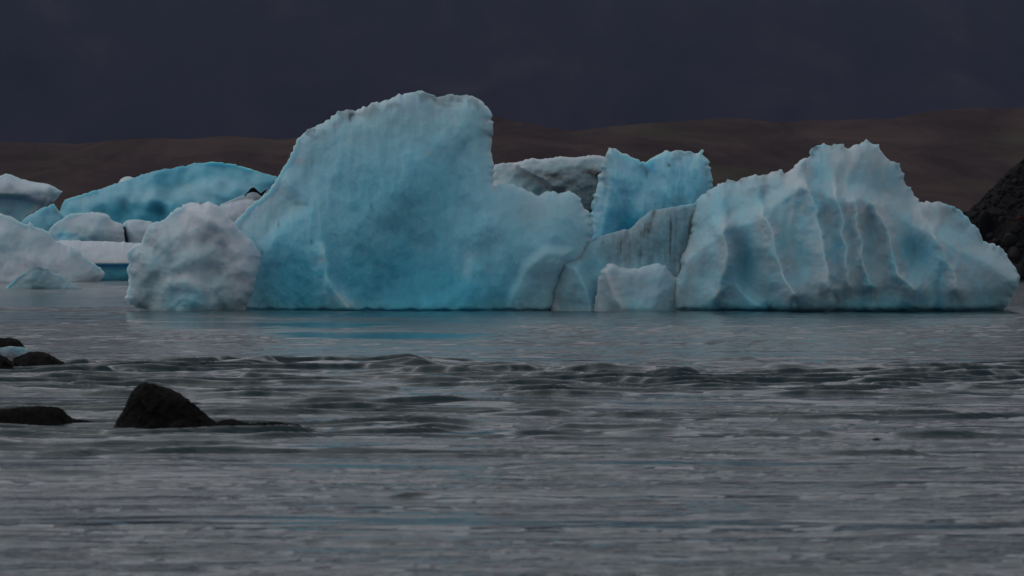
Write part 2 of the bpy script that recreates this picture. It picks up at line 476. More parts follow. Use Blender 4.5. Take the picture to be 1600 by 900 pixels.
# ------------------------------------------------------------------ solids built from their outline, with real thickness and relief
def solid(name, outline, Y, mat, step=2.0, rough=0.8, seed=1, front=(2.5, 1.5, 0.3), back=(2.0, 1.5, 0.3),
          relief=None, tint=None, dirt=None, wander=0.6, below=16.0, soft=10.0, parent=None, kind_attrs=True):
    """outline: open line of frame positions from one waterline end over the top to the other, at distance Y"""
    top = rough_line(outline, rough, seed)
    wl_ = PYH + CAM_H * FPX / Y
    lo = max(wl_, outline[0][1], outline[-1][1]) + below
    poly = top + [(outline[-1][0], lo), (outline[0][0], lo)]
    ax = np.array([p[0] for p in poly]); ay = np.array([p[1] for p in poly])
    gx = np.arange(ax.min() - 2 * step, ax.max() + 2.1 * step, step)
    gy = np.arange(ay.min() - 2 * step, ay.max() + 2.1 * step, step)
    PXg, PYg = np.meshgrid(gx, gy)
    sd = sdist(PXg, PYg, poly)
    mpp = Y / FPX                                   # metres per frame pixel at this distance
    dtop = np.where(sd > 0, seg_dist(PXg, PYg, top), 0.0)
    db = blur(dtop, soft / step)
    w = smooth(0, 2.2 * soft, dtop)
    d = (dtop * (1 - w) + db * w) * mpp
    ins = sd > 0
    gyy, gxx = np.gradient(sd, step)
    gl = np.hypot(gxx, gyy) + 1e-6
    SX = np.where(ins, PXg, PXg - sd * gxx / gl)
    SY = np.where(ins, PYg, PYg - sd * gyy / gl)
    cell = ins[:-1, :-1] | ins[:-1, 1:] | ins[1:, 1:] | ins[1:, :-1]
    used = np.zeros_like(ins)
    for (a, b) in ((0, 0), (0, 1), (1, 0), (1, 1)):
        used[a:used.shape[0] - 1 + a, b:used.shape[1] - 1 + b] |= cell
    wx, wz = SX * mpp, SY * mpp                     # metric noise coordinates
    ff = front[0] * (1 - np.exp(-d / front[1])) + front[2] * d
    bb = back[0] * (1 - np.exp(-d / back[1])) + back[2] * d
    edge = smooth(0, 5.0, dtop) * 0.85 + 0.15 * smooth(0, 1.5, dtop)
    if relief is not None:
        ff = ff + relief(SX, SY, d, wx, wz) * edge
    bb = bb + edge * 0.5 * fbm(wx * 0.5, wz * 0.5, seed + 90, 4)
    y0 = wander * fbm(wx * 0.16, wz * 0.16, seed + 50, 3)
    cpx = 0.5 * (ax.min() + ax.max())
    cx, cy = (cpx - 800) / FPX * Y, Y
    L = math.hypot(cx, cy)
    dirx, diry = cx / L, cy / L                     # away from the camera
    rx, ry = diry, -dirx                            # to the right
    lx = (SX - cpx) * mpp * (L / Y)
    zz = CAM_H - (SY - PYH) * mpp
    yf = y0 - np.where(ins, np.maximum(ff, 0.02), 0)
    yb = y0 + np.where(ins, np.maximum(bb, 0.02), 0)
    idf = np.full(ins.shape, -1); idb = np.full(ins.shape, -1)
    uf = np.flatnonzero(used.ravel())
    idf.ravel()[uf] = np.arange(len(uf))
    ui = np.flatnonzero((used & ins).ravel())
    idb.ravel()[uf] = idf.ravel()[uf]
    idb.ravel()[ui] = len(uf) + np.arange(len(ui))
    def pts(sel, yy):
        lxx, yyy, z3 = lx.ravel()[sel], yy.ravel()[sel], zz.ravel()[sel]
        return np.stack([rx * lxx + dirx * yyy, ry * lxx + diry * yyy, z3], -1)
    V = np.concatenate([pts(uf, yf), pts(ui, yb)])
    r, c = np.nonzero(cell)
    def quads(idx, flip):
        q = np.stack([idx[r, c], idx[r + 1, c], idx[r + 1, c + 1], idx[r, c + 1]], -1)
        return q[:, ::-1] if flip else q
    F = np.concatenate([quads(idf, False), quads(idb, True)])
    attrs = {}
    if kind_attrs:
        tv = tint(SX, SY, d, wx, wz) if tint is not None else np.full(SX.shape, 0.6)
        dv = dirt(SX, SY, d, wx, wz) if dirt is not None else np.zeros(SX.shape)
        tv = np.broadcast_to(tv, SX.shape); dv = np.broadcast_to(dv, SX.shape)
        attrs = {"tint": np.concatenate([tv.ravel()[uf], tv.ravel()[ui]]), "dirt": np.concatenate([dv.ravel()[uf], dv.ravel()[ui]])}
    o = mesh_obj(name, V, F, mat, parent, attrs=attrs)
    o.location = Vector((cx, cy, 0)) - (parent.location if parent is not None else Vector((0, 0, 0)))
    SURF[o.name] = (gx, gy, yf, (cx, cy), (dirx, diry), (rx, ry), mpp * L / Y, cpx)
    return o
SURF = {}

def surf_point(o, px, py):
    gx, gy, yf, c0, dr, rt, sc, cpx = SURF[o.name]
    i = int(np.clip(np.searchsorted(gx, px), 0, len(gx) - 1)); j = int(np.clip(np.searchsorted(gy, py), 0, len(gy) - 1))
    lx = (px - cpx) * sc; yy = yf[j, i]
    Y0 = c0[1]
    return Vector((c0[0] + rt[0] * lx + dr[0] * yy, c0[1] + rt[1] * lx + dr[1] * yy, CAM_H - (py - PYH) / FPX * Y0))

def empty(name, px, Y):
    o = bpy.data.objects.new(name, None); COL.objects.link(o)
    o.location = ((px - 800) / FPX * Y, Y, 0)
    return o

def raised(px, py, poly, h, sl, sharp=1.0):
    s = sdist(px, py, poly)
    return h * smooth(-sl, sl, s)

def crest(px, py, line, h, wl_, wr_):
    d = seg_dist(px, py, line)
    ys = [p[1] for p in line]; xs = [p[0] for p in line]
    side = px - np.interp(py, ys, xs)
    w = wl_ + (wr_ - wl_) * smooth(-7.0, 7.0, side)
    return h * np.exp(-(d / w) ** 1.25)

def blob(px, py, cx, cy, rx, ry, h=1.0):
    return h * np.exp(-(((px - cx) / rx) ** 2 + ((py - cy) / ry) ** 2))

# ------------------------------------------------------------------ the big blue iceberg
MAIN = [(372, 487), (368, 420), (362, 360), (372, 341), (384, 330), (395, 319), (410, 308), (421, 298), (427, 289), (434, 279), (440, 268), (447, 258),
        (454, 247), (459, 233), (464, 219), (475, 209), (485, 202), (496, 196), (509, 189), (522, 181), (533, 174), (541, 171), (551, 172),
        (564, 170), (577, 164), (585, 160), (593, 161), (602, 156), (610, 155), (620, 149), (632, 146), (644, 144), (652, 142), (659, 141), (667, 145), (674, 147), (682, 152),
        (691, 150), (700, 147), (707, 146), (718, 149), (729, 147), (738, 149), (746, 153), (756, 160), (762, 166), (767, 173), (770, 181), (772, 190), (771, 205), (769, 218),
        (768, 230), (769, 242), (770, 251), (773, 260), (773, 268), (770, 276), (770, 285), (774, 292), (780, 287), (785, 285), (793, 287), (801, 287),
        (817, 294), (833, 302), (843, 306), (848, 302), (853, 299), (864, 298), (872, 303), (878, 301), (885, 299), (898, 302), (909, 310), (911, 320),
        (918, 328), (925, 345), (930, 400), (925, 487)]
def main_relief(px, py, d, x, z):
    r = 0.15 * fbm(x * 0.28, z * 0.22, 3, 3) + 0.05 * fbm(x * 2.2, z * 1.6, 9, 4)
    r -= 0.06 * (1 - worley(x * 0.9 + 0.4 * noise2(x, z, 2), z * 0.6, 12)[0])
    r += 0.05 * (ridged(x * 1.4, z * 0.28, 15, 3) - 1.0)                                        # flutes
    r += raised(px, py, [(480, 322), (440, 350), (415, 380), (402, 420), (388, 500), (300, 500), (300, 300), (430, 280)], -0.35, 14)
    r += raised(px, py, [(782, 500), (795, 455), (820, 410), (850, 388), (890, 392), (868, 430), (856, 500)], 0.35, 9)
    r += raised(px, py, [(650, 500), (662, 466), (690, 462), (722, 442), (735, 410), (752, 420), (760, 460), (765, 500)], 0.25, 10)
    r += crest(px, py, [(508, 395), (512, 430), (522, 452), (545, 478)], 0.5, 26, 9)
    r += crest(px, py, [(745, 170), (742, 230), (748, 290), (760, 350)], 0.4, 34, 22)
    r += crest(px, py, [(590, 220), (600, 300), (585, 360), (575, 487)], 0.35, 60, 50)
    r -= blob(px, py, 615, 445, 60, 60, 0.5)
    r -= blob(px, py, 478, 262, 40, 40, 0.5)
    r -= 0.20 * smooth(480, 485, py + 4 * noise2(px * 0.06, px * 0, 372))
    return r
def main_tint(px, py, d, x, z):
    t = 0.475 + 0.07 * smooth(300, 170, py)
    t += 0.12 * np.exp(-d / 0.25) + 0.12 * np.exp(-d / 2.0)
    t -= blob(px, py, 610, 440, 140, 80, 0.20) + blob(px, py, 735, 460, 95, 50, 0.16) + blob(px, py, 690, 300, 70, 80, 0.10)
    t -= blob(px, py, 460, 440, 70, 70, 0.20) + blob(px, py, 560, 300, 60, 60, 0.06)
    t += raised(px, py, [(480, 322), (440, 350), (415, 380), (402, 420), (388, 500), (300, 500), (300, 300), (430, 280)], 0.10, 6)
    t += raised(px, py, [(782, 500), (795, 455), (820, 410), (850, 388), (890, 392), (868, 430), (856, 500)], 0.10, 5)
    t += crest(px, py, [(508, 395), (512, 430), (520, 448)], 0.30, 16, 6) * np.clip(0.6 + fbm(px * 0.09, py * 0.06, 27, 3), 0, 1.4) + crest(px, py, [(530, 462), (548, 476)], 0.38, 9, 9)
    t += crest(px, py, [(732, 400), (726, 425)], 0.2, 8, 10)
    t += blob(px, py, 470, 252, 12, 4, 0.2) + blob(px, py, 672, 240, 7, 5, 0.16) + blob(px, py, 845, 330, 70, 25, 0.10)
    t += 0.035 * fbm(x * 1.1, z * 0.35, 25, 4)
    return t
def main_dirt(px, py, d, x, z):
    e = 0.50 * smooth(0.75, 0.0, d) * smooth(0.0, 0.5, fbm(x * 1.3, z * 1.3, 31, 3) + 0.1) * smooth(260, 200, py)
    for (a, b, r) in ((437, 352, 3), (412, 395, 3), (581, 323, 3), (489, 378, 3), (548, 184, 5), (553, 178, 4), (492, 205, 3)):
        e = e + blob(px, py, a, b, r * 0.6, r * 1.5, 0.6)
    return e
MAIN_Y = 141.5
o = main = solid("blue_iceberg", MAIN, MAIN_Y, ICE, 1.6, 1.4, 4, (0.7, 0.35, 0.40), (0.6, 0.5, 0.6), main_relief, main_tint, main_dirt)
tag(o, "tallest iceberg, glowing turquoise with a steep right side, at the middle of the water", "iceberg")

# ------------------------------------------------------------------ grey-white lump at its left foot
LUMP = [(222, 487), (216, 481), (206, 476), (197, 469), (199, 456), (202, 443), (202, 431), (199, 422), (204, 410), (199, 400), (200, 393), (211, 385), (222, 379), (227, 366), (232, 354), (238, 349),
        (246, 346), (258, 343), (267, 332), (280, 324), (290, 319), (299, 316), (311, 315), (316, 318), (330, 316), (345, 324), (358, 338), (370, 354), (383, 369), (391, 373), (398, 382),
        (406, 397), (405, 416), (400, 438), (395, 456), (388, 468), (384, 478), (384, 487)]
def lump_relief(px, py, d, x, z):
    r = 0.30 * fbm(x * 0.5, z * 0.5, 103, 3)  + 0.06 * fbm(x * 2.5, z * 2.5, 109, 4)
    r -= 0.22 * (1 - worley(x * 1.0, z * 1.0, 112)[0])
    r += raised(px, py, [(235, 500), (245, 455), (262, 437), (292, 432), (318, 450), (335, 472), (345, 500)], 0.30, 10)
    r += raised(px, py, [(330, 480), (326, 448), (345, 425), (372, 412), (400, 420), (392, 460), (365, 482)], 0.30, 10)
    r += crest(px, py, [(318, 330), (352, 362), (378, 398), (392, 430)], 0.45, 22, 20)
    r -= blob(px, py, 330, 425, 26, 20, 0.4)
    return r
def lump_tint(px, py, d, x, z):
    t = 0.82 + 0.0 * px - blob(px, py, 295, 470, 60, 26, 0.25) - blob(px, py, 245, 420, 30, 60, 0.10) + 0.10 * np.exp(-d / 0.6)
    t += crest(px, py, [(318, 330), (352, 362), (378, 398), (392, 430)], 0.16, 22, 18) + crest(px, py, [(262, 437), (292, 431), (318, 448), (340, 472)], 0.10, 8, 8)
    return t + 0.08 * fbm(x * 0.8, z * 0.8, 125, 3)
def lump_dirt(px, py, d, x, z):
    e = blob(px, py, 235, 372, 14, 22, 0.35) + blob(px, py, 313, 317, 4, 3, 0.9) + blob(px, py, 268, 356, 12, 12, 0.2)
    return e * smooth(-0.3, 0.5, fbm(x * 2, z * 2, 131, 3)) + blob(px, py, 218, 480, 14, 4, 0.5)
o = lump = solid("grey_iceberg", LUMP, 139.5, ICE, 1.6, 0.9, 5, (1.3, 0.8, 0.30), (1.2, 0.8, 0.2), lump_relief, lump_tint, lump_dirt, wander=0.3)
tag(o, "rounded grey-white ice lump leaning on the left foot of the tallest blue iceberg", "iceberg")

# ------------------------------------------------------------------ blue fin behind the ribbed iceberg
FIN = [(898, 487), (905, 420), (914, 384), (917, 365), (920, 345), (927, 313), (931, 298), (936, 284), (934, 274), (940, 270), (938, 258), (942, 250), (946, 244), (949, 237), (951, 230), (956, 232), (962, 232), (967, 236),
       (972, 240), (978, 240), (985, 245), (998, 249), (1009, 254), (1014, 250), (1020, 246), (1030, 241), (1036, 238), (1043, 235), (1052, 236), (1062, 235), (1069, 237), (1075, 236), (1083, 239), (1091, 239),
       (1094, 236), (1097, 233), (1100, 236), (1101, 245), (1105, 248), (1109, 253), (1111, 262), (1112, 274), (1114, 290), (1112, 330), (1115, 487)]
def fin_relief(px, py, d, x, z):
    r = 0.35 * fbm(x * 0.45, z * 0.35, 203, 3)  + 0.06 * fbm(x * 2.6, z * 2.0, 209, 4)
    r += 0.14 * (ridged(x * 1.3, z * 0.35, 215, 3) - 1.0) - 0.12 * (1 - worley(x * 1.3, z * 1.0, 212)[0])
    r += crest(px, py, [(950, 240), (955, 290), (948, 330), (940, 370)], 0.5, 12, 26) + crest(px, py, [(1098, 240), (1090, 290), (1080, 320)], 0.3, 20, 12)
    r -= blob(px, py, 1012, 270, 18, 30, 0.35)
    return r
def fin_tint(px, py, d, x, z):
    return 0.46 + 0.14 * np.exp(-d / 0.3) + 0.06 * np.exp(-d / 1.2) - blob(px, py, 985, 345, 45, 18, 0.16) + 0.10 * fbm(x * 0.8, z * 0.5, 225, 4) - blob(px, py, 1060, 300, 40, 20, 0.10)
def fin_dirt(px, py, d, x, z):
    e = 0.4 * smooth(0.6, 0.0, d) * smooth(0.0, 0.5, fbm(x * 1.6, z * 1.6, 231, 3))
    e = e + blob(px, py, 1045, 259, 2.5, 2.5, 0.9) + blob(px, py, 1058, 315, 18, 14, 0.35) + blob(px, py, 1010, 270, 3, 8, 0.4) + blob(px, py, 1077, 240, 5, 4, 0.6)
    return e
o = solid("blue_iceberg", FIN, 144.5, ICE, 1.6, 1.4, 6, (0.4, 0.25, 0.26), (0.4, 0.3, 0.3), fin_relief, fin_tint, fin_dirt, wander=0.3)
tag(o, "upright pale-blue ice fin with two jagged tips behind the ribbed iceberg", "iceberg")

# ------------------------------------------------------------------ ribbed white iceberg on the right
RIB = [(1040, 487), (1046, 470), (1050, 452), (1060, 430), (1066, 415), (1066, 402), (1074, 385), (1078, 360), (1084, 338), (1089, 322), (1093, 309), (1100, 303), (1110, 296), (1117, 292), (1130, 285), (1142, 281), (1152, 284), (1163, 277), (1177, 274),
       (1193, 273), (1207, 268), (1216, 267), (1223, 265), (1227, 272), (1233, 268), (1240, 263), (1247, 255), (1257, 247), (1267, 243), (1268, 232), (1277, 227), (1287, 223), (1294, 227), (1300, 228),
       (1307, 226), (1313, 225), (1319, 230), (1325, 233), (1333, 227), (1343, 226), (1349, 222), (1353, 217), (1358, 222), (1362, 225), (1368, 226), (1373, 225), (1377, 237), (1385, 247), (1395, 252), (1405, 255), (1407, 265),
       (1412, 275), (1413, 285), (1423, 297), (1430, 308), (1435, 316), (1450, 315), (1467, 315), (1477, 319), (1490, 323), (1502, 332), (1512, 343), (1523, 355), (1530, 367),
       (1533, 377), (1547, 380), (1560, 387), (1570, 397), (1575, 408), (1583, 418), (1590, 433), (1588, 447), (1580, 463), (1572, 477), (1562, 487)]
SHOULDER = [(856, 487), (857, 465), (860, 450), (866, 430), (875, 408), (885, 398), (896, 396), (905, 392), (915, 385), (925, 378), (935, 372), (947, 366), (959, 363), (972, 359), (985, 357), (996, 346), (1004, 339), (1013, 331),
       (1024, 328), (1040, 325), (1056, 323), (1072, 320), (1085, 318), (1090, 310), (1100, 304), (1112, 298), (1130, 300), (1140, 487)]
BLOCK = [(934, 500), (935, 430), (948, 412), (975, 418), (1010, 418), (1030, 412), (1046, 420), (1058, 440), (1062, 500)]
STEP = [(1044, 500), (1052, 458), (1066, 430), (1066, 402), (1085, 392), (1108, 376), (1124, 361), (1140, 357), (1147, 385), (1152, 410), (1168, 450), (1195, 470), (1210, 500)]
LEDGE = [(1062, 500), (1050, 430), (1075, 385), (1120, 350), (1180, 335), (1225, 300), (1243, 287), (1264, 284), (1300, 300), (1340, 300), (1400, 320), (1440, 350), (1540, 400), (1600, 440), (1600, 500)]
RIBS = [([(1137, 357), (1141, 400), (1134, 433), (1124, 462)], 0.70, 30, 13), ([(1193, 333), (1209, 367), (1219, 400), (1223, 427), (1243, 457)], 0.75, 30, 12),
        ([(1256, 286), (1268, 300), (1275, 333), (1282, 367), (1290, 407), (1298, 447)], 1.0, 44, 12), ([(1305, 296), (1316, 353), (1321, 400), (1327, 445)], 0.50, 16, 10),
        ([(1335, 317), (1342, 367), (1347, 413), (1358, 445)], 0.60, 15, 13), ([(1366, 323), (1383, 357), (1390, 380), (1400, 427), (1427, 450)], 0.65, 20, 14),
        ([(1436, 330), (1448, 353), (1467, 387), (1483, 430), (1490, 447)], 0.55, 24, 22), ([(950, 415), (958, 445), (965, 480)], 0.35, 14, 26),
        ([(1066, 402), (1062, 440), (1050, 468)], 0.30, 12, 24)]
def rib_wob(px, py):
    return px + 4.0 * fbm(px * 0.03, py * 0.035, 301, 4, 0.5), py + 3.0 * fbm(px * 0.03, py * 0.03, 305, 3)
def rib_flutes(px, x, z):
    return (ridged(x * 0.75 + 0.10 * z + 0.15 * noise2(x * 0.8, z * 0.8, 320), z * 0.07, 319, 2, 0.4) - 0.95) * (0.35 + 0.65 * smooth(1220, 1290, px)) * smooth(1560, 1480, px)
def rib_relief(px, py, d, x, z):
    qx, qy = rib_wob(px, py)
    r = 0.22 * fbm(x * 0.35, z * 0.2, 303, 2) + 0.03 * fbm(x * 2.5, z * 1.6, 309, 4, 0.6)
    r -= 0.05 * (1 - worley(x * 1.2, z * 0.9, 312)[0])
    r += 0.24 * rib_flutes(px, x, z)
    r += raised(qx, qy, LEDGE, 0.8, 14) + raised(qx, qy, STEP, 0.6, 9)
    for (ln, h, a, b) in RIBS:
        r += crest(qx, qy, ln, 1.4 * h, a, b)
    r -= blob(px, py, 1425, 400, 22, 30, 0.7) + blob(px, py, 1165, 410, 14, 40, 0.3) + blob(px, py, 1112, 425, 16, 30, 0.35)
    r -= smooth(474, 492, py) * 0.25 + 0.20 * smooth(480, 485, py + 4 * noise2(px * 0.06, px * 0, 371))
    return r
def rib_tint(px, py, d, x, z):
    qx, qy = rib_wob(px, py)
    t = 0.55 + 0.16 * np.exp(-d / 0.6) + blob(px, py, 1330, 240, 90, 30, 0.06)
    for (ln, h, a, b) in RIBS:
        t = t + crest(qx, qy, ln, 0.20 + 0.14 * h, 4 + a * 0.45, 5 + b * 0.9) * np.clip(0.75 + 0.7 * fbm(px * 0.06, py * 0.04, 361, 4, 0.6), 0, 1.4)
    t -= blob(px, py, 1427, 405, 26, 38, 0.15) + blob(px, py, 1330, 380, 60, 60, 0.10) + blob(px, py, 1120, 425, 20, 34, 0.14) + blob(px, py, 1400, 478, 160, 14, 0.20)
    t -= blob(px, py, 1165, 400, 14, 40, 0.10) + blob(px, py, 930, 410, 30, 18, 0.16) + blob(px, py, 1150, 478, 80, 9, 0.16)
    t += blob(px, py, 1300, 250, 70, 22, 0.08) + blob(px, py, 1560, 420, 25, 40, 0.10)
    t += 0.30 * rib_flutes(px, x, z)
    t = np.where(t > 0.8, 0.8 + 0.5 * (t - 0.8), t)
    return t + 0.09 * fbm(x * 0.9, z * 0.6, 325, 4)
def rib_dirt(px, py, d, x, z):
    e = 0.11 + 0.45 * smooth(1.2, 0.0, d) * smooth(1120, 1160, px) * smooth(1225, 1200, px) * smooth(-0.1, 0.5, fbm(x * 1.1, z * 1.1, 335, 3))
    e = e + blob(px, py, 1480, 330, 20, 10, 0.35) + blob(px, py, 1500, 352, 12, 8, 0.3) + blob(px, py, 1275, 232, 7, 6, 0.4) + 0.3 * smooth(0.3, 0.0, d) * smooth(0, 0.5, fbm(x * 2, z * 2, 336, 2))
    return e
rib = empty("ribbed_iceberg", 1220, 139.0)
tag(rib, "wide pale grey-white iceberg with upright ribs on the right, its left shoulder streaked with dirt", "iceberg")
solid("ribbed_face", RIB, 140.5, ICE, 1.6, 1.4, 7, (0.6, 0.35, 0.42), (0.6, 0.5, 0.6), rib_relief, rib_tint, rib_dirt, parent=rib)
def shoulder_relief(px, py, d, x, z):
    r = 0.30 * fbm(x * 0.4, z * 0.35, 343, 3) + 0.05 * fbm(x * 2.5, z * 2.0, 344, 4)
    r += 0.14 * (ridged(x * 1.1, z * 0.15, 318, 3) - 1.0) * smooth(930, 960, px)
    r += raised(px, py, [(850, 500), (858, 450), (880, 405), (905, 412), (925, 450), (935, 500)], 0.8, 10)
    return r
def shoulder_tint(px, py, d, x, z):
    return 0.60 + 0.10 * np.exp(-d / 0.4) - blob(px, py, 920, 415, 30, 16, 0.14) + 0.08 * fbm(x * 0.9, z * 0.5, 345, 4) + blob(px, py, 870, 470, 10, 22, 0.2)
def shoulder_dirt(px, py, d, x, z):
    up = smooth(925, 965, px) * smooth(430, 395, py)
    st = smooth(0.05, 0.55, noise2(px * 0.085 + py * 0.02, py * 0.007, 333) + 0.5 * noise2(px * 0.24, py * 0.012, 334)) * smooth(-0.6, 0.3, noise2(px * 0.05, py * 0.03, 337))
    return 0.36 * up * st + 0.20 * up + 0.24 + blob(px, py, 888, 400, 20, 8, 0.22)
solid("dirty_shoulder", SHOULDER, 140.9, ICE, 1.7, 1.0, 46, (0.35, 0.25, 0.34), (0.6, 0.5, 0.5), shoulder_relief, shoulder_tint, shoulder_dirt, parent=rib)
BLOCKL = [(926, 489), (930, 470), (934, 450), (934, 436), (940, 422), (948, 413), (958, 412), (968, 418), (984, 420), (1000, 419), (1012, 415), (1022, 412), (1032, 412), (1042, 418), (1050, 430), (1062, 436), (1074, 450), (1080, 489)]
def block_relief(px, py, d, x, z):
    qx, qy = rib_wob(px, py)
    return 0.16 * fbm(x * 0.7, z * 0.6, 353, 4) + crest(qx, qy, [(946, 414), (952, 440), (962, 466), (974, 486)], 0.40, 12, 26) + crest(qx, qy, [(1034, 414), (1030, 440), (1024, 480)], 0.15, 20, 20) - 0.06 * (1 - worley(x * 1.2, z * 1.2, 355)[0])
solid("front_block", BLOCKL, 139.4, ICE, 1.5, 0.9, 47, (0.25, 0.2, 0.25), (1.5, 0.4, 0.4), block_relief,
      lambda px, py, d, x, z: 0.70 + 0.16 * np.exp(-d / 0.3) + crest(*rib_wob(px, py), [(946, 414), (952, 440), (962, 466), (974, 486)], 0.26, 8, 12) + 0.09 * fbm(x * 0.9, z * 0.9, 356, 4) - blob(px, py, 1010, 480, 60, 12, 0.16),
      None, wander=0.15, parent=rib)

# ------------------------------------------------------------------ dark banded berg between them
DARK = [(752, 420), (758, 300), (766, 270), (774, 257), (795, 254), (817, 252), (830, 247), (843, 249), (856, 248), (868, 245), (879, 245), (893, 246), (908, 245), (927, 242), (946, 245), (962, 252), (972, 270), (975, 420)]
LEDGEL = [(805, 258), (818, 268), (835, 278), (848, 283), (862, 295), (880, 300), (905, 330)]
def dark_relief(px, py, d, x, z):
    return 0.5 * fbm(x * 0.25, z * 0.25, 403, 4) + raised(px, py, LEDGEL + [(990, 340), (990, 235), (800, 235)], 1.6, 3) + 0.15 * fbm(x * 1.2 + z, z * 2.0, 404, 4)
def dark_tint(px, py, d, x, z):
    return 0.62 + 0.25 * np.exp(-d / 0.8) + crest(px, py, LEDGEL, 0.25, 5, 5)
def dark_dirt(px, py, d, x, z):
    band = smooth(0.4, 0.9, d) * (0.50 + 0.35 * smooth(-0.2, 0.5, noise2((px * 0.42 - py) * 0.055, px * 0.006, 411)))
    return band * raised(px, py, LEDGEL + [(990, 340), (990, 235), (800, 235)], 0.9, 3) + 0.22 + crest(px, py, [(p[0], p[1] + 5) for p in LEDGEL], 0.35, 4, 4) * smooth(835, 860, px)
o = solid("banded_iceberg", DARK, 190.0, ICE, 2.0, 0.7, 8, (1.6, 1.2, 0.35), (2.0, 1.2, 0.4), dark_relief, dark_tint, dark_dirt)
tag(o, "low grey iceberg banded with dark ash, seen in the gap behind the tallest iceberg", "iceberg")

# ------------------------------------------------------------------ far icebergs on the left
def plain_relief(seed, a=0.8, f=0.25):
    def r(px, py, d, x, z):
        return a * (0.8 * fbm(x * f, z * f * 1.2, seed, 3)  + 0.12 * fbm(x * f * 6, z * f * 6, seed + 5, 4)
                    - 0.14 * (1 - worley(x * f * 2.2, z * f * 2.2, seed + 7)[0]))
    return r

ARCH = [(86, 430), (90, 345), (96, 328), (103, 312), (112, 309), (134, 302), (156, 296), (184, 287), (200, 281), (215, 276), (240, 268), (264, 264), (286, 259), (311, 254), (336, 253), (355, 255),
        (379, 260), (404, 268), (420, 272), (431, 275), (442, 290), (450, 430)]
def arch_relief(px, py, d, x, z):
    return plain_relief(503, 0.8, 0.14)(px, py, d, x, z) - raised(px, py, [(150, 332), (200, 322), (250, 322), (268, 330), (262, 400), (140, 400)], 1.2, 12) + \
        raised(px, py, [(262, 318), (280, 300), (320, 280), (350, 278), (400, 300), (420, 400), (255, 400)], 1.6, 8)
def arch_tint(px, py, d, x, z):
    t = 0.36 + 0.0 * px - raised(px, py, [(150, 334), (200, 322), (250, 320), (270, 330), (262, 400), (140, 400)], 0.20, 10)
    t += blob(px, py, 215, 305, 70, 10, 0.16) + blob(px, py, 310, 295, 50, 12, 0.16) + blob(px, py, 120, 312, 30, 10, 0.18) - blob(px, py, 270, 275, 60, 12, 0.10)
    return t + 0.06 * fbm(x * 0.3, z * 0.6, 525, 3) - 0.02 * np.exp(-d / 1.0)
o = solid("arched_iceberg", ARCH, 430.0, ICE_FAR, 2.0, 0.7, 9, (5.0, 4.0, 0.4), (5.0, 4.0, 0.4), arch_relief, arch_tint, lambda px, py, d, x, z: 0.17 + 0 * px, wander=2.0)
tag(o, "long arched deep-blue iceberg behind the white floes on the left", "iceberg")

BIT = [(178, 410), (182, 300), (184, 288), (189, 280), (194, 277), (204, 276), (212, 278), (216, 290), (220, 410)]
o = solid("small_iceberg", BIT, 460.0, ICE_FAR, 1.5, 0.5, 10, (2.0, 1.0, 0.2), (2.0, 1.0, 0.2), plain_relief(553, 0.3), lambda px, py, d, x, z: 0.92 + 0 * px)
tag(o, "tip of a small white ice block peeking over the arched blue iceberg", "iceberg")

SLAB = [(-90, 435), (-85, 300), (-60, 283), (-20, 277), (0, 275), (9, 271), (20, 274), (36, 280), (51, 284), (71, 287), (84, 292), (97, 299), (91, 306), (88, 310), (82, 317), (76, 318), (71, 321), (56, 329), (40, 338), (30, 352), (24, 380), (20, 435)]
def slab_relief(px, py, d, x, z):
    return plain_relief(603, 0.7, 0.2)(px, py, d, x, z) - raised(px, py, [(-90, 312), (0, 306), (40, 308), (60, 320), (40, 345), (30, 440), (-90, 440)], 1.6, 5) + \
        crest(px, py, [(76, 288), (72, 305), (70, 320)], 0.9, 14, 3)
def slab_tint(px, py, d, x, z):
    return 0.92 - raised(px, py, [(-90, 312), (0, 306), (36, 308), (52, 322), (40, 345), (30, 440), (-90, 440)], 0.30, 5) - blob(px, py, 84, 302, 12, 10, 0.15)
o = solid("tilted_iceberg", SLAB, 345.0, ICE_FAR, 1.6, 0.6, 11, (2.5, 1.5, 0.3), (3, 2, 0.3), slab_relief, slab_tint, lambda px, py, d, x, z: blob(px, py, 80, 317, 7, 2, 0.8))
tag(o, "tilted white ice slab with an overhanging pointed right end at the left edge", "iceberg")

TEAL = [(24, 430), (28, 360), (34, 345), (44, 337), (56, 330), (70, 323), (78, 320), (84, 318), (88, 324), (91, 329), (97, 333), (102, 339), (104, 350), (106, 430)]
o = solid("teal_iceberg", TEAL, 370.0, ICE_FAR, 1.6, 0.6, 12, (2.0, 1.5, 0.3), (2, 1.5, 0.3), plain_relief(653, 0.6, 0.25),
          lambda px, py, d, x, z: 0.46 + 0.10 * fbm(x * .4, z * .4, 661, 3) + blob(px, py, 90, 330, 7, 5, 0.3), lambda px, py, d, x, z: 0.22 + 0 * px)
tag(o, "small teal iceberg wedged under the tip of the tilted white slab", "iceberg")

MOUND = [(-110, 442), (-105, 360), (-70, 338), (-30, 330), (0, 333), (13, 337), (24, 342), (36, 349), (43, 352), (46, 346), (50, 350), (53, 354), (67, 358), (76, 362), (84, 376), (98, 381), (120, 391), (138, 407),
         (156, 418), (162, 428), (157, 436), (150, 442)]
def mound_relief(px, py, d, x, z):
    return plain_relief(703, 1.0, 0.22)(px, py, d, x, z)
def mound_tint(px, py, d, x, z):
    return 0.88 + 0.10 * fbm(x * 0.22, z * 0.3, 725, 3) - blob(px, py, 30, 385, 40, 14, 0.12)
o = solid("snowy_iceberg", MOUND, 300.0, ICE_FAR, 1.8, 0.7, 13, (3.0, 2.0, 0.5), (3, 2, 0.5), mound_relief, mound_tint, None)
tag(o, "broad snow-white iceberg sloping down from the left edge to the water", "iceberg")

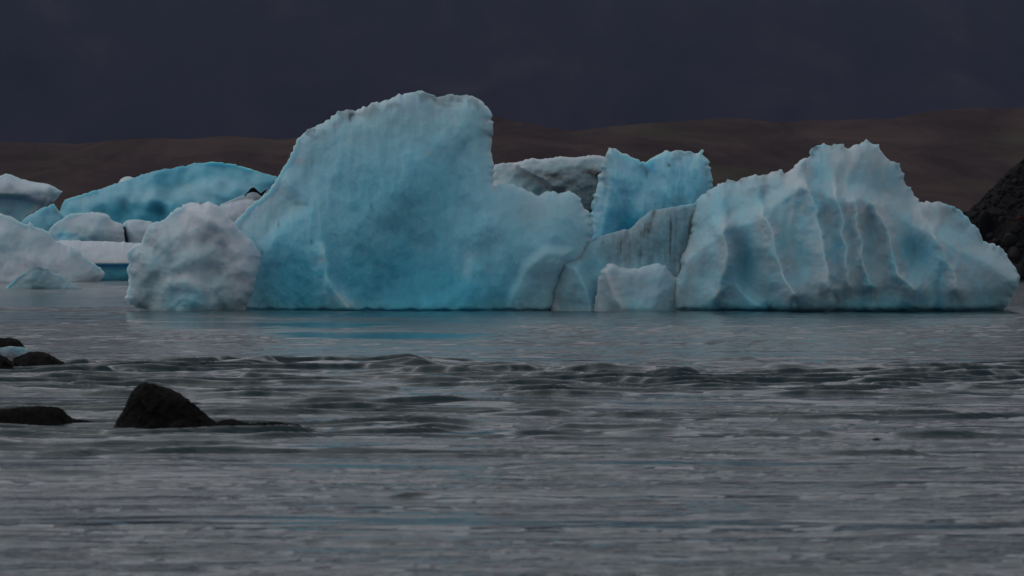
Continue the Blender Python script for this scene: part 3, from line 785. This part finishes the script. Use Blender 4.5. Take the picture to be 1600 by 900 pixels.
DOME = [(6, 452), (13, 446), (24, 437), (31, 431), (38, 426), (49, 419), (56, 417), (64, 417), (76, 421), (82, 427), (93, 430), (104, 438), (114, 443), (126, 450)]
o = solid("small_iceberg", DOME, 233.0, ICE, 1.4, 0.5, 14, (1.2, 0.8, 0.3), (1.2, 0.8, 0.3), plain_relief(753, 0.35, 0.5),
          lambda px, py, d, x, z: 0.68 + 0.06 * fbm(x * .6, z * .6, 761, 3), lambda px, py, d, x, z: 0.40 + 0.30 * smooth(0.5, 0.0, d) * smooth(428, 418, py), below=8)
tag(o, "small grey-teal dome of ice afloat before the snow-white iceberg", "iceberg")

LUMPY = [(70, 432), (74, 380), (77, 362), (82, 354), (87, 349), (100, 341), (106, 337), (111, 334), (122, 333), (133, 333), (148, 332), (160, 333), (167, 335), (171, 338), (176, 345), (182, 347), (188, 349), (191, 356), (193, 366), (196, 380), (198, 432)]
def lumpy_tint(px, py, d, x, z):
    return 0.78 + 0.12 * np.exp(-d / 1.2) - blob(px, py, 98, 368, 16, 10, 0.34) - blob(px, py, 130, 372, 40, 10, 0.16) + blob(px, py, 183, 362, 8, 20, 0.14) + 0.08 * fbm(x * .3, z * .3, 825, 3)
o = solid("lumpy_iceberg", LUMPY, 350.0, ICE_FAR, 1.6, 0.6, 15, (2.2, 1.4, 0.25), (2, 1.4, 0.3), plain_relief(803, 0.9, 0.28), lumpy_tint)
tag(o, "rounded white and pale-blue ice lump standing behind the flat floe", "iceberg")

CLEFT = [(187, 434), (189, 370), (190, 352), (196, 346), (201, 344), (208, 343), (216, 343), (226, 345), (236, 346), (244, 352), (248, 434)]
o = solid("cleft_iceberg", CLEFT, 352.0, ICE_FAR, 1.4, 0.5, 16, (2.0, 1.0, 0.25), (2, 1, 0.3),
          lambda px, py, d, x, z: plain_relief(853, 0.5, 0.3)(px, py, d, x, z) - crest(px, py, [(193, 352), (195, 365), (198, 380)], 1.2, 4, 5),
          lambda px, py, d, x, z: 0.90 + 0 * px, lambda px, py, d, x, z: crest(px, py, [(194, 354), (196, 366), (198, 379)], 1.6, 3.2, 3.6) * smooth(350, 358, py) + 0.05)  # near-black colour laid along the line of the cleft
tag(o, "white ice block with a black cleft, half hidden by the grey lump", "iceberg")

FLOE = [(100, 427), (96, 415), (84, 400), (82, 384), (88, 377), (100, 375.5), (120, 376), (150, 377), (180, 378), (205, 379), (225, 381), (240, 386), (246, 400), (242, 427)]
def floe_relief(px, py, d, x, z):
    return plain_relief(903, 0.35, 0.3)(px, py, d, x, z) - smooth(411, 415, py) * 1.5
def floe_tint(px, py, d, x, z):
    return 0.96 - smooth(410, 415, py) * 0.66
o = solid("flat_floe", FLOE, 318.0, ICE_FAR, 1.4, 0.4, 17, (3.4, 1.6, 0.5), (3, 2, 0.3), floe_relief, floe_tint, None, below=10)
tag(o, "flat snow-white ice floe with an undercut teal base left of the grey lump", "ice floe")

CAP = [(338, 440), (340, 330), (344, 320), (356, 315), (370, 309), (383, 304), (388, 300), (392, 295), (397, 293.5), (401, 297), (407, 302), (409, 303), (412, 299), (418, 296.5), (418, 300), (413, 306), (412, 330), (416, 440)]
def cap_dirt(px, py, d, x, z):
    k = np.interp(px, [340, 356, 370, 383, 392, 400, 410], [322, 318, 314, 311, 312, 314, 316])
    e = 0.50 * smooth(k + 1.5, k - 1.5, py)
    return e
o = capped = solid("capped_iceberg", CAP, 175.0, ICE, 1.0, 0.3, 18, (0.9, 0.6, 0.2), (0.9, 0.6, 0.2), plain_relief(953, 0.22, 0.6), lambda px, py, d, x, z: 1.0 + 0 * px, cap_dirt, wander=0.1, soft=5)
tag(o, "white ice block with a grey band and a black dirt cap, beside the tallest iceberg", "iceberg")
DIRT = rock_material("black_dirt", (0.003, 0.003, 0.004), (0.006, 0.006, 0.006), (0.012, 0.011, 0.010), 3.0, 0.9)
CAPTOP = [(381, 307), (384, 303), (388, 299), (391, 295), (394, 293), (398, 293), (401, 296), (405, 300), (408, 302), (411, 299), (414, 297), (418, 296), (416, 299), (412, 303), (409, 307), (405, 304), (401, 301), (395, 300), (390, 301), (385, 304)]
o = solid("dirt_cap", CAPTOP, 174.0, DIRT, 0.7, 0.15, 48, (0.25, 0.1, 0.2), (1.4, 0.2, 0.3), None, wander=0.02, soft=2, below=-162.5, parent=capped, kind_attrs=False)
o["label"] = "black dirt cap"

# ------------------------------------------------------------------ dark gravel bank on the right
BANKL = [(1420, 437), (1450, 395), (1480, 362), (1508, 334), (1520, 326), (1534, 314), (1546, 300), (1558, 288), (1568, 276), (1579, 266), (1590, 257), (1600, 248), (1640, 222), (1700, 196), (1800, 176), (2000, 168), (2030, 300), (2050, 437)]
def bank_relief(px, py, d, x, z):
    return 0.5 * fbm(x * 0.3, z * 0.3, 1003, 4) + 0.25 * facets(x * 0.9, z * 0.9, 1007) + 0.15 * fbm(x * 1.6, z * 1.6, 1009, 3)
bank = solid("gravel_bank", BANKL, 334.0, BANK, 2.4, 1.0, 19, (1.5, 2.0, 0.9), (4, 3, 1.0), bank_relief, wander=0.6, kind_attrs=False)
tag(bank, kind="structure")

def boulder_mesh(seed, sub=3):
    import bmesh
    bm = bmesh.new()
    bmesh.ops.create_icosphere(bm, subdivisions=sub, radius=1.0)
    rs = random.Random(seed)
    planes = [(Vector((rs.gauss(0, 1), rs.gauss(0, 1), rs.gauss(0, 1))).normalized(), rs.uniform(0.48, 0.85)) for _ in range(12)]
    from mathutils import noise as mn
    for v in bm.verts:
        p = v.co.copy()
        for (n, k) in planes:
            e = p.dot(n) - k
            if e > 0: p -= n * e
        p *= 1 + 0.10 * mn.noise(p * 1.7 + Vector((seed, 0, 0))) + 0.05 * mn.noise(p * 4.1 + Vector((0, seed, 0)))
        v.co = p
    me = bpy.data.meshes.new("boulder")
    bm.to_mesh(me); bm.free()
    me.polygons.foreach_set("use_smooth", np.ones(len(me.polygons), bool))
    return me
BM = [boulder_mesh(s) for s in (1, 2, 3, 4)]
def boulder(px, py, w, h, mat, label, k, name="boulder", group=None, rot=0.0):
    p = surf_point(bank, px, py)
    me = BM[k % 4].copy(); me.materials.append(mat)
    o = bpy.data.objects.new(name, me); COL.objects.link(o)
    s = 334.0 / FPX
    o.scale = (w * s / 2 * 1.15, w * s / 2 * 1.0, h * s / 2 * 1.15)
    o.rotation_euler = (0, 0, rot)
    o.location = p + Vector((0, -0.1 * w * s, 0.0))
    return tag(o, label, "boulder", group)
boulder(1546, 362, 26, 58, BLACKROCK, "tall black boulder on the gravel bank just behind the ribbed iceberg", 0, rot=0.5)
boulder(1582, 376, 30, 22, BOULDER, "wide grey boulder on the gravel bank near the right edge", 1, rot=1.2)
boulder(1590, 398, 24, 26, BOULDER, "blocky grey boulder low on the gravel bank at the right edge", 2, rot=2.2)
boulder(1578, 412, 16, 14, BOULDER, "boulder at the waterline touching the ribbed iceberg's right end", 3, rot=0.2)
boulder(1596, 424, 22, 22, BOULDER, "lowest boulder of the gravel bank at the water's edge", 0, rot=2.9)
boulder(1598, 342, 7, 7, REDROCK, "small red stone on the gravel bank at the right edge", 1, "red_stone", rot=0.4)
rs = random.Random(8)
for k, (bx, by, s) in enumerate(((1572, 300, 9), (1590, 285, 12), (1560, 318, 10), (1583, 322, 11), (1597, 305, 10), (1570, 345, 13), (1592, 360, 12), (1566, 392, 12), (1530, 335, 9), (1594, 268, 8), (1561, 377, 10))):
    boulder(bx, by, s * 1.2, s, BOULDER if k % 3 else BANK, "dark stone scattered on the slope of the gravel bank", k, "bank_stone", "stones scattered on the gravel bank", rs.uniform(0, 6))

def bank_gravel():
    import bmesh
    bm = bmesh.new(); bmesh.ops.create_icosphere(bm, subdivisions=1, radius=1.0)
    bv = np.array([v.co[:] for v in bm.verts]); bf = np.array([[v.index for v in f.verts] for f in bm.faces]); bm.free()
    rg = np.random.default_rng(5)
    V = []; F = []; n = 0
    gx, gy, yf = SURF[bank.name][:3]
    for k in range(5200):
        px = rg.uniform(1460, 1800); py = rg.uniform(200, 436)
        if py < np.interp(px, [p[0] for p in BANKL[:-2]], [p[1] for p in BANKL[:-2]]) + 3: continue
        p = np.array(surf_point(bank, px, py))
        s = 0.06 * rg.lognormal(0, 0.6)
        q = bv * (1 + rg.normal(0, 0.28, bv.shape)) * s * np.array([1.2, 1.0, 0.8]) + p
        V.append(q); F.append(bf + n); n += len(bv)
    o = mesh_obj("bank_gravel", np.concatenate(V), np.concatenate(F), PEBBLE, shade=False)
    return tag(o, "loose dark gravel lying on the bank at the right", "gravel", kind="stuff")
bank_gravel()

# ------------------------------------------------------------------ near rocks
def rock_relief(seed, a, f):
    def r(px, py, d, x, z):
        return a * (0.7 * fbm(x * f, z * f, seed, 4) + 0.5 * facets(x * f * 1.6, z * f * 1.6, seed + 3) + 0.15 * fbm(x * f * 7, z * f * 7, seed + 5, 3))
    return r
def rock(outline, Y, seed, label, amp=0.08, f=3.0, fr=(0.22, 0.12, 0.5), step=1.4, name="rock", below=20, weed=0):
    o = solid(name, outline, Y, ROCK, step, 0.7, seed, fr, (0.25, 0.15, 0.4), rock_relief(seed * 10 + 1, amp, f), wander=0.04, below=below, soft=8, kind_attrs=False)
    tag(o, label, "rock")
    if weed:
        rg = np.random.default_rng(seed)
        me = o.data; nv = len(me.vertices)
        co = np.empty(nv * 3, np.float32); me.vertices.foreach_get("co", co); co = co.reshape(-1, 3)
        no = np.empty(nv * 3, np.float32); me.vertices.foreach_get("normal", no); no = no.reshape(-1, 3)
        ztop = co[:, 2].max()
        pick = rg.choice(np.flatnonzero(co[:, 2] > 0.12 * ztop), weed)
        V = []; F = []
        for k, i in enumerate(pick):
            p = co[i]; n_ = no[i] + rg.normal(0, 0.45, 3); n_ /= np.linalg.norm(n_) + 1e-6
            L = rg.uniform(0.008, 0.022); t = np.cross(n_, rg.normal(0, 1, 3)); t /= np.linalg.norm(t) + 1e-6
            V += [p - n_ * 0.004 - t * 0.0025, p - n_ * 0.004 + t * 0.0025, p + n_ * L + np.array([0, 0, -L * 0.3])]
            F.append([3 * k, 3 * k + 1, 3 * k + 2])
        wd = mesh_obj("rock_weed", np.array(V), np.array(F), WEED, o, shade=False)
        wd["kind"] = "stuff"
    return o
R1 = [(172, 672), (180, 664), (188, 648), (196, 636), (202, 620), (208, 610), (216, 602), (226, 597), (238, 599), (250, 603), (264, 607), (280, 614), (294, 624), (308, 636), (320, 646), (330, 655), (340, 663), (346, 672)]
rock(R1, 44.8, 21, "largest dark pyramid-shaped rock rising from the near water", 0.07, 3.2, (0.26, 0.12, 0.5), weed=9000)
R1b = [(252, 674), (264, 664), (274, 657), (286, 655), (297, 659), (304, 667), (310, 674)]
rock(R1b, 44.0, 22, "small rounded stone at the foot of the largest dark rock", 0.02, 6, (0.08, 0.05, 0.4), 1.0)
R2 = [(-60, 666), (-55, 645), (-20, 637), (0, 639), (20, 638), (44, 635), (66, 635), (86, 636), (97, 640), (104, 648), (112, 654), (126, 656), (142, 659), (158, 666)]
rock(R2, 45.6, 23, "flat-topped dark rock low in the water at the left edge", 0.05, 3.0, (0.18, 0.1, 0.5), weed=4000)
R3 = [(40, 580), (44, 572), (36, 566), (28, 562), (36, 556), (46, 550), (58, 549), (72, 552), (84, 557), (94, 564), (104, 570), (113, 580)]
R3 = [(10, 580), (14, 566), (22, 559), (34, 554), (46, 549), (58, 549), (72, 552), (84, 557), (94, 564), (104, 571), (115, 580)]
rock(R3, 67.2, 24, "dark rounded rock beside the stranded ice at the left edge", 0.10, 2.0, (0.3, 0.2, 0.5))
R4 = [(-40, 581), (-36, 562), (-20, 556), (0, 554), (10, 558), (18, 565), (24, 574), (28, 581)]
rock(R4, 66.4, 25, "dark rock cut off by the left edge below the stranded ice", 0.08, 2.2, (0.25, 0.15, 0.5))
R5 = [(-40, 562), (-30, 536), (-10, 530), (4, 528), (16, 527), (26, 530), (34, 537), (40, 545), (52, 562)]
rock(R5, 72.0, 26, "small dark rock farthest back at the left edge", 0.08, 2.2, (0.25, 0.15, 0.5))
SHORE_ICE = [(-30, 580), (-24, 552), (0, 543), (14, 541), (30, 542), (40, 544), (48, 549), (52, 560), (54, 580)]
o = solid("ice_chunk", SHORE_ICE, 69.6, ICE, 1.4, 0.4, 27, (0.25, 0.2, 0.4), (0.3, 0.2, 0.3), plain_relief(1203, 0.10, 1.5), lambda px, py, d, x, z: 0.95 + 0 * px, lambda px, py, d, x, z: 0.85 + 0 * px, wander=0.05)
tag(o, "grey ice chunk stranded between the dark rocks at the left edge", "ice chunk")
R6 = [(325, 678), (340, 659), (352, 655), (366, 655), (380, 659), (395, 661), (412, 659), (434, 659), (456, 662), (480, 667), (516, 678)]
rock(R6, 44.6, 28, "low wet rock barely breaking the water right of the largest rock", 0.02, 4, (0.10, 0.06, 0.5), 1.2)
R7 = [(1354, 692), (1360, 688), (1366, 685), (1372, 685), (1378, 688), (1385, 692)]
rock(R7, 41.4, 29, "tiny dark rock tip alone in the water on the right", 0.01, 6, (0.05, 0.03, 0.5), 0.9)

# ------------------------------------------------------------------ air
def haze_box():
    x0, x1, y0, y1, z0, z1 = -17500, 17500, -60, 12500, -6.5, 1800
    x0, x1 = -58000, 58000
    V = np.array([(x, y, z) for z in (z0, z1) for y in (y0, y1) for x in (x0, x1)], float)
    F = np.array([(0, 2, 3, 1), (4, 5, 7, 6), (0, 1, 5, 4), (2, 6, 7, 3), (0, 4, 6, 2), (1, 3, 7, 5)])
    m = bpy.data.materials.new("haze"); m.use_nodes = True
    t = m.node_tree; t.nodes.clear()
    out = t.nodes.new("ShaderNodeOutputMaterial"); v = t.nodes.new("ShaderNodeVolumePrincipled")
    v.inputs["Color"].default_value = (0.42, 0.50, 0.85, 1)
    v.inputs["Density"].default_value = HAZE
    v.inputs["Anisotropy"].default_value = 0.2
    t.links.new(v.outputs[0], out.inputs["Volume"])
    o = mesh_obj("haze", V, F, m, shade=False)
    tag(o, "thin cool haze lying over the lagoon", "haze", kind="stuff")
HAZE = 2.4e-5
haze_box()
